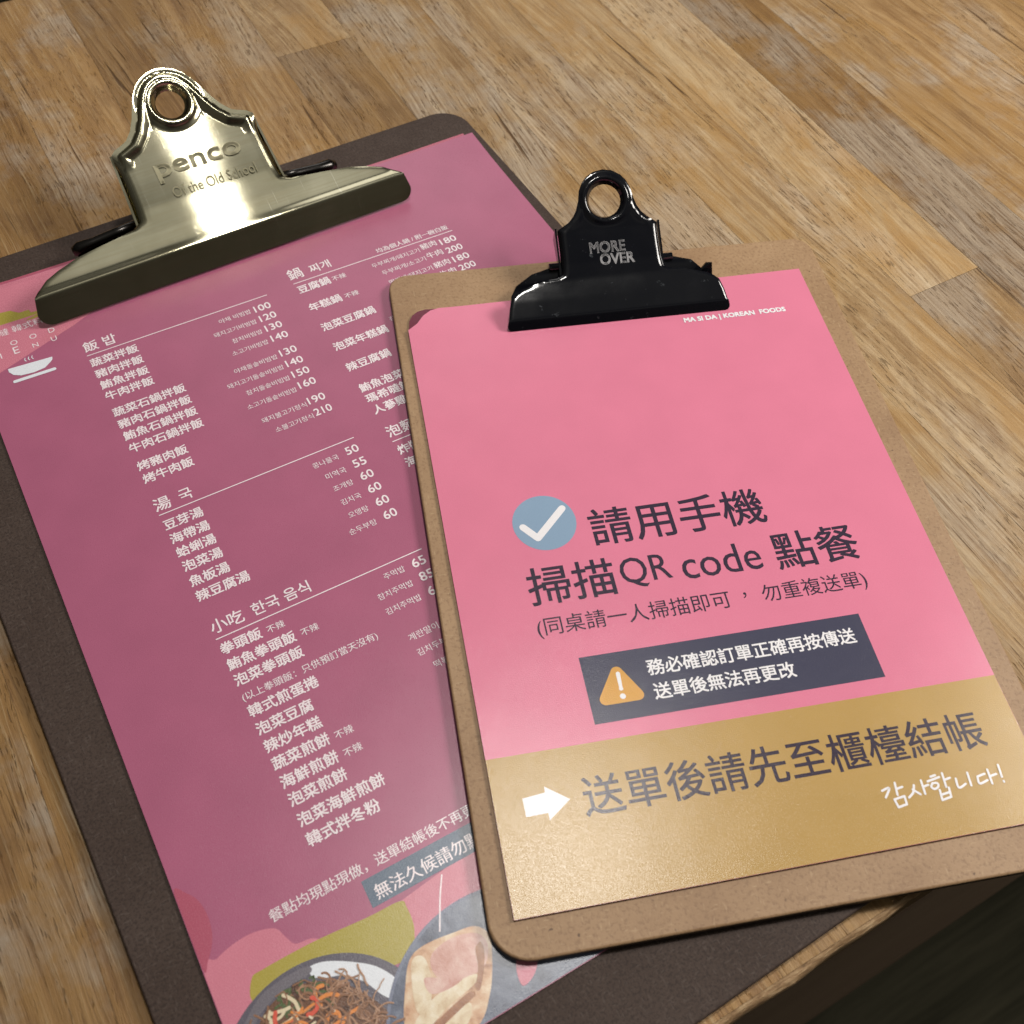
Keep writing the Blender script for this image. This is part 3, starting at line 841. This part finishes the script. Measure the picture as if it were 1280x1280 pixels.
ds.text('餐點均現點現做，送單結帳後不再更改', 18.8, -251.6, width=61., bold=.01)
ds.text('無法久候請勿點餐', 44.2, -259.2, width=34.4, bold=.015)
pc = Lines('price', 'cream', menu, ZT, menu_lift)
for t, y in (('100', -54.8), ('120', -60.), ('130', -65.3), ('140', -70.7), ('130', -78.5), ('140', -84.), ('150', -89.5), ('160', -95.), ('190', -102.8), ('210', -108.4)):
    pc.text(t, 93.0, y, 99.0, height=3.1, bold=.024)
for t, y in (('50', -128.1), ('55', -133.9), ('60', -139.5), ('60', -145.2), ('60', -150.9), ('60', -156.6), ('65', -176.5), ('85', -181.8), ('65', -187.4), ('60', -198.4), ('90', -204.), ('70', -209.6)):
    pc.text(t, 95.4, y, 99.7, height=3.1, bold=.024)
for t, y in (('180', -53.9), ('200', -59.1), ('180', -64.5), ('200', -69.6), ('180', -75), ('200', -80.2)):
    pc.text(t, 168.2, y, 174.7, height=3.1, bold=.024)
for t, y in (('豬肉', -53.), ('牛肉', -58.4), ('豬肉', -64.2), ('牛肉', -69.4)):
    pc.text(t, 160.3, y, 166.7, bold=.024)
ko = Lines('translation', 'cream', menu, ZT, menu_lift)


def right(t, xr, y, w_):
    ko.text(t, xr - w_, y, xr, bold=.004)


for t, xr, y, w_ in (('야채 비빔밥', 91.6, -54.3, 11.8), ('돼지고기비빔밥', 91.6, -59.8, 15.7), ('참치비빔밥', 91.6, -65.2, 11.), ('소고기비빔밥', 91.6, -70.7, 13.2), ('야채돌솥비빔밥', 91.7, -78.7, 15.6), ('돼지고기돌솥비빔밥', 91.8, -84.1, 20.2), ('참치돌솥비빔밥', 91.8, -89.6, 15.6), ('소고기돌솥비빔밥', 91.8, -95.5, 17.6), ('돼지불고기정식', 92.1, -103.2, 15.8), ('소불고기정식', 92.2, -108.8, 13.4), ('콩나물국', 92.5, -128.2, 8.9), ('미역국', 92.5, -134.1, 6.9), ('조개탕', 92.5, -139.5, 6.7), ('김치국', 92.5, -145.4, 6.7), ('오뎅탕', 92.5, -150.9, 6.7), ('순두부탕', 92.6, -156.8, 9.2), ('주먹밥', 92.7, -176.2, 6.8), ('참치주먹밥', 92.7, -181.8, 11.4), ('김치주먹밥', 92.7, -187.3, 11.4), ('계란말이', 92.8, -198.2, 9.4), ('김치두부', 92.8, -203.6, 9.3), ('떡볶이', 92.8, -209.3, 6.8), ('두부찌개/돼지고기', 159.3, -53.5, 19.5), ('두부찌개/소고기', 159.4, -58.6, 17.8), ('떡찌개/돼지고기', 159.4, -64.2, 17.5), ('떡찌개/소고기', 159.4, -69.6, 15.6), ('김치찌개', 141.8, -80.6, 8.)):
    right(t, xr, y, w_)
ko.text('均為個人鍋 / 附一碗白飯', 144.6, -47., 174.6, bold=.024)
ko.text('瑪希噠 韓式料理', 3.2, -25.4, 29.5, bold=.0)
for i, ch in enumerate('FOOD'):
    ko.text(ch, 6.4 + 6.55 * i, -31.2, width=2.1 if ch != 'O' else 2.4, bold=-.012)
for i, ch in enumerate('MENU'):
    ko.text(ch, 6.6 + 6.4 * i, -35.5, width=2.3 if ch == 'M' else 1.9, bold=-.012)
rl = Lines('section_rule', 'cream', menu, ZT, menu_lift)
for x0, y0, x1, y1 in ((34.3, -47.6, 99.8, -48.3), (34.3, -122.2, 100.2, -122.3), (34.4, -171., 100.4, -171.3), (110.4, -47.6, 175.4, -48.4), (110.6, -129.9, 175.6, -130.2)):
    rl.line(x0, y0, x1, y1, .34)
ic = Print(menu_lift)
ic.poly([(9.2, -41.2), (23.9, -42.4), (23.6, -43.6), (22.6, -44.6), (20.4, -46.2), (16.5, -46.6), (12.4, -46.), (10.2, -44.6), (9.2, -42.8)])
ic.stroke([(9.9, -47.8), (23., -48.2)], 1.3)
for x in (15.6, 16.8, 18.):
    ic.stroke([(x, -40.4), (x - .3, -39.7), (x, -38.9)], .28)
bi = ic.build('bowl_icon', 'rim', menu, ZT)

# ------------------------------------------------------------------ FRONT CLIPBOARD (kraft board, black clip)
ang_f = -.328
MF = Matrix.Translation((.138561, -.082161, 0)) @ Matrix.Rotation(ang_f, 4, 'Z')      # sheet frame, z = table top
MK = MF @ Matrix.Translation((.0755, -.101, 0)) @ Matrix.Rotation(math.radians(-.7), 4, 'Z')
cf_ = empty('clipboard', MK, 'smaller kraft brown clipboard with glossy black clip lying on top of the dark one', 'clipboard', 'two menu clipboards on the table')
ZK = 3.95
slab('board', rrect(-80.8, -119.3, 80.8, 119.3, (10.5, 9, 7, 7)), ZK * MM, (ZK + 2.9) * MM, ('kraft', 'kraft_edge'), cf_, .0007)
ZS = ZK + 2.95                                           # top of the kraft board


def front_lift(x, y):
    a = 0.
    q = math.hypot(x, y + 0.)
    if x < 26 and y > -26:
        a += .55 * max(0, 1 - math.hypot(x - 2, y + 3) / 22) ** 2
    return a + .25 * max(0., 1 + y / 30) * max(0, (20 - x) / 20)


def front_lift_under(x, y):
    return front_lift(x, y) * .3 - .04


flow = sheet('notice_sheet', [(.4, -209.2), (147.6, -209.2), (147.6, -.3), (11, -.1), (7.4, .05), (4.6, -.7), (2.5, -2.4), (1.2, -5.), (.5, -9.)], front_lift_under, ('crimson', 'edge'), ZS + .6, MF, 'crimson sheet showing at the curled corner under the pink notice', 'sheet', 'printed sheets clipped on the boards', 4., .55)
notice = sheet('notice_sheet', [(0, -209.6), (148.2, -209.6), (148.2, 0), (12.2, -.35), (9.1, -1.3), (6.2, -3.6), (3.7, -7.), (1.6, -8.6), (.2, -9.6)], front_lift, ('pink', 'edge'), ZS + .85, MF, 'pink and mustard ordering notice with check mark on the kraft clipboard', 'notice', 'printed sheets clipped on the boards', 3.)
pr = Print(); pr.poly([(.06, -209.54), (148.14, -209.54), (148.14, -168.), (.06, -168.)]); pr.build('mustard_band', 'gold', notice, .03)
pr = Print(); pr.poly([(31.4, -163.2), (116.7, -163.2), (116.5, -142.5), (31.4, -142.7)]); pr.build('warning_box', 'slate', notice, .03)
pr = Print(); pr.poly(disc(31.1, -95.9, 9.95, 10.05, k=64)); ck = pr.build('check_badge', 'blue', notice, .03)
pr = Print()
V_ = [(24.2, -96.6), (28., -101.2), (37.6, -91.6)]
pr.stroke(V_[:2], 2.3); pr.stroke(V_[1:], 2.3)
pr.build('check_mark', 'white', ck, .06)


def rtri(P, r):
    out_ = []
    for i in range(3):
        a, b, c_ = (Vector(P[(i + j) % 3]) for j in (-1, 0, 1)); d0 = (a - b).normalized(); d1 = (c_ - b).normalized(); h = d0.angle(d1) / 2; q = r / math.tan(h)
        p0, p1 = b + d0 * q, b + d1 * q; ce = b + (d0 + d1).normalized() * (r / math.sin(h))
        a0 = math.atan2(p0.y - ce.y, p0.x - ce.x); a1 = math.atan2(p1.y - ce.y, p1.x - ce.x); dd = (a1 - a0 + math.pi) % (2 * math.pi) - math.pi
        out_ += [(ce.x + r * math.cos(a0 + dd * k / 6), ce.y + r * math.sin(a0 + dd * k / 6)) for k in range(7)]
    return out_


pr = Print(); pr.poly(rtri([(32.9, -158.2), (48.3, -158.2), (41.2, -145.6)], 1.7)); wt = pr.build('warning_triangle', 'amber', notice, .06)
pr = Print(); pr.stroke([(41.3, -149.4), (41.1, -154.)], 1.25, (1., .75)); pr.poly(disc(41.05, -156.3, .85, .85, k=16)); pr.build('exclamation_mark', 'white', wt, .09)
pr = Print(); pr.poly([(7.8, -180.), (14., -179.4), (14.1, -177.8), (20.2, -182.3), (13.8, -186.9), (13.8, -184.9), (7.9, -185.)]); pr.build('arrow_mark', 'white', notice, .06)
tx = Lines('notice_line', 'ink', notice, .06)
tx.text('請用手機', 44.7, -106.9, 100.6, bold=.016)
tx.text('掃描', 21.6, -124.2, 48.1, bold=.016); tx.text('QR', 50.0, -123.2, 65.5, height=10.6, bold=.004); tx.text('code', 68.9, -122.9, 93.9, height=10., bold=.004); tx.text('點餐', 98.5, -124.3, 125.3, bold=.016)
tx.text('(同桌請一人掃描即可', 21.6, -135.2, 80.2, bold=.0); tx.text('，', 84.4, -131.9, width=1.1, bold=.0); tx.text('勿重複送單)', 90.2, -135.2, 123.2, bold=.0)
tx = Print(); tx.text('送單後請先至櫃檯結帳', 23.6, -187.8, 137.3, bold=.015); tx.build('payment_lettering', 'ink', notice, .06)
tx = Lines('warning_line', 'white', notice, .09); tx.text('務必確認訂單正確再按傳送', 50., -151.5, 112.8, bold=.03); tx.text('送單後無法再更改', 50., -158.9, 91.7, bold=.03)
tx = Lines('slogan', 'white', notice, .09); tx.text('MA SI DA | KOREAN  FOODS', 98., -20.9, 136., height=2.6, bold=.085)
ST = [[(103, -194.6), (105.2, -194.2), (103.3, -196.5)], [(107.2, -193.1), (106.7, -196.4)], [(107, -194.8), (108.8, -194.5)], [(105.4, -197.4), (108.4, -197.)], [(108.4, -197.), (108.2, -199.2)], [(108.2, -199.2), (105.7, -199.6)], [(105.7, -199.6), (105.4, -197.4)],
      [(112.1, -194.6), (111.2, -196.4), (109.5, -197.6)], [(111.3, -195.7), (112.9, -197.3)], [(114.5, -193.7), (114.2, -197.4)], [(114.4, -195.5), (116, -195.2)],
      [(117.5, -193.2), (118.9, -193.)], [(116.2, -194.3), (119.8, -193.7)], [(117.3, -195), (116.6, -195.9), (117.3, -196.6), (118.5, -196.1), (118.6, -195.2), (117.3, -195)], [(121, -192.8), (120.6, -196.6)], [(120.9, -194.7), (122.6, -194.4)], [(118.5, -197.1), (118.1, -199.8)], [(118.1, -199.8), (120.8, -199.4)], [(120.8, -199.4), (121.2, -196.9)], [(118.4, -198.4), (121, -198.1)],
      [(124.1, -194.9), (123.9, -197.4), (126.2, -196.7)], [(127.9, -193.9), (127.5, -197.4)], [(132.4, -195), (130.2, -195.4)], [(130.2, -195.4), (130, -197.3), (132.5, -196.8)], [(133.7, -194), (133.4, -197.9)], [(133.7, -195.9), (135.6, -195.6)], [(137.2, -193.3), (136.8, -196.6)], [(136.8, -197.8), (136.8, -198)]]
tx = Print()
for P in ST:
    tx.stroke(P, .62)
tx.build('handwritten_thanks', 'white', notice, .09)

# black clip
MCF = to_local(MF @ Matrix.Translation((.0753, -.0146, (ZS + .85) * MM)) @ Matrix.Rotation(math.radians(-.8), 4, 'Z'), MK)
out_f = [(39.9, .8), (39.2, 4.2), (38., 7.7), (36.2, 9.2), (34., 10.3), (30, 11.3), (25, 12.5), (20.6, 13.2), (18.9, 14.2), (18.5, 17), (18.3, 21), (18.3, 27.3), (16.5, 28.1), (14.2, 29.1), (12.4, 30.6), (11.1, 32.3), (10.1, 34.7), (9.3, 37.9), (8.0, 40.), (6.3, 41.6), (3.4, 43.), (0, 43.5)]


def relief_f(u, s, d, r, sf):
    tab = smooth((s - sf(26.)) / (sf(29.5) - sf(26.)))
    bead = np.interp(d, [0, .5, 1.3, 2.1, 3.4, 4.4], [-1.6, -.5, .2, .35, .05, 0])
    ring = np.interp(r, [5.8, 6.3, 7.1, 8., 8.8, 9.8], [-1.5, -.4, .8, 1., .5, 0])
    h = tab * np.where(r < 8, ring, np.maximum(bead, ring))
    neck = smooth((s - sf(12.)) / 3.) * (1 - tab)
    h += neck * np.interp(d, [0, .5, 1.2, 2.4], [-2.2, -1.1, -.3, 0])
    return h + (1 - smooth((s - sf(9.)) / 4.)) * (s > 0) * np.interp(d, [0, .5, 1.2], [-.4, -.1, 0])


prof_f = [(0.6, 3.6), (6, 6.3), (12, 9.), (17, 12.), (21, 14.6), (27, 18.5), (35, 24.4), (46, 32.)]
plate_f, ff = clip_plate('clip_plate', out_f, (4.0, 40.6, 1.6), (-.1, 34.7, 5.8), prof_f, relief_f, 'black', cf_, MCF, .8, .5)
plate_text([(('MORE', -7.8, 19.4), dict(width=12.8, height=3.2, bold=.05)), (('OVER', -4.5, 15.7), dict(width=12.4, height=3.2, bold=.05))], ff, 'clip_lettering', 'greylet', plate_f, .16)
for sd in (-1, 1):
    V = []; F = []; ny = 10
    for i in range(ny + 1):
        y = 13.8 + (28. - 13.8) * i / ny; x, yy, zz = ff(sd * 18.9, y, -1.9)
        drop = 3. + 3.5 * (i / ny)
        V += [(x * MM, yy * MM, zz * MM), ((x - sd * .3) * MM, (yy + drop * .25) * MM, (zz - drop) * MM)]
    for i in range(ny):
        F.append((2 * i, 2 * i + 2, 2 * i + 3, 2 * i + 1))
    o = link('side_wall', mesh('side_wall', V, F, True), 'black', plate_f); solidify(o, .7 * MM, 0.)
strip('base_plate', [(5, .5), (10, .6), (13.5, 2.0), (15.5, 5.), (18, 7.6), (20, 8.4)], lambda i: ((-37, 37), (-37.5, 37.5), (-37, 37), (-35, 34), (-29, 30), (-20, 22))[i], 'black', cf_, MCF, .9)
V, F = tube([(-22.5, 19., 9.), (22.8, 19., 9.)], 1.5, 12)
o = link('hinge_pin', mesh('hinge_pin', V, F, True), 'black', cf_); o.matrix_local = MCF
V = [(31, 12.5, 6.), (36.8, 11.5, 4.5), (36.2, 13.5, 9.6), (34.2, 14., 9.2)]
o = link('lug', mesh('lug', [Vector(p) * MM for p in V], [(0, 1, 2, 3)]), 'black', cf_); o.matrix_local = MCF; solidify(o, .9 * MM, 0.)
pts = [(u * .5, 18 + 2.4 * math.cos(u * 2.4), 7.8 + 2.4 * math.sin(u * 2.4)) for u in np.arange(-28, 28.1, .45)]
V, F = tube(pts, .6, 6)
o = link('spring', mesh('spring', V, F, True), 'dark_metal', cf_); o.matrix_local = MCF
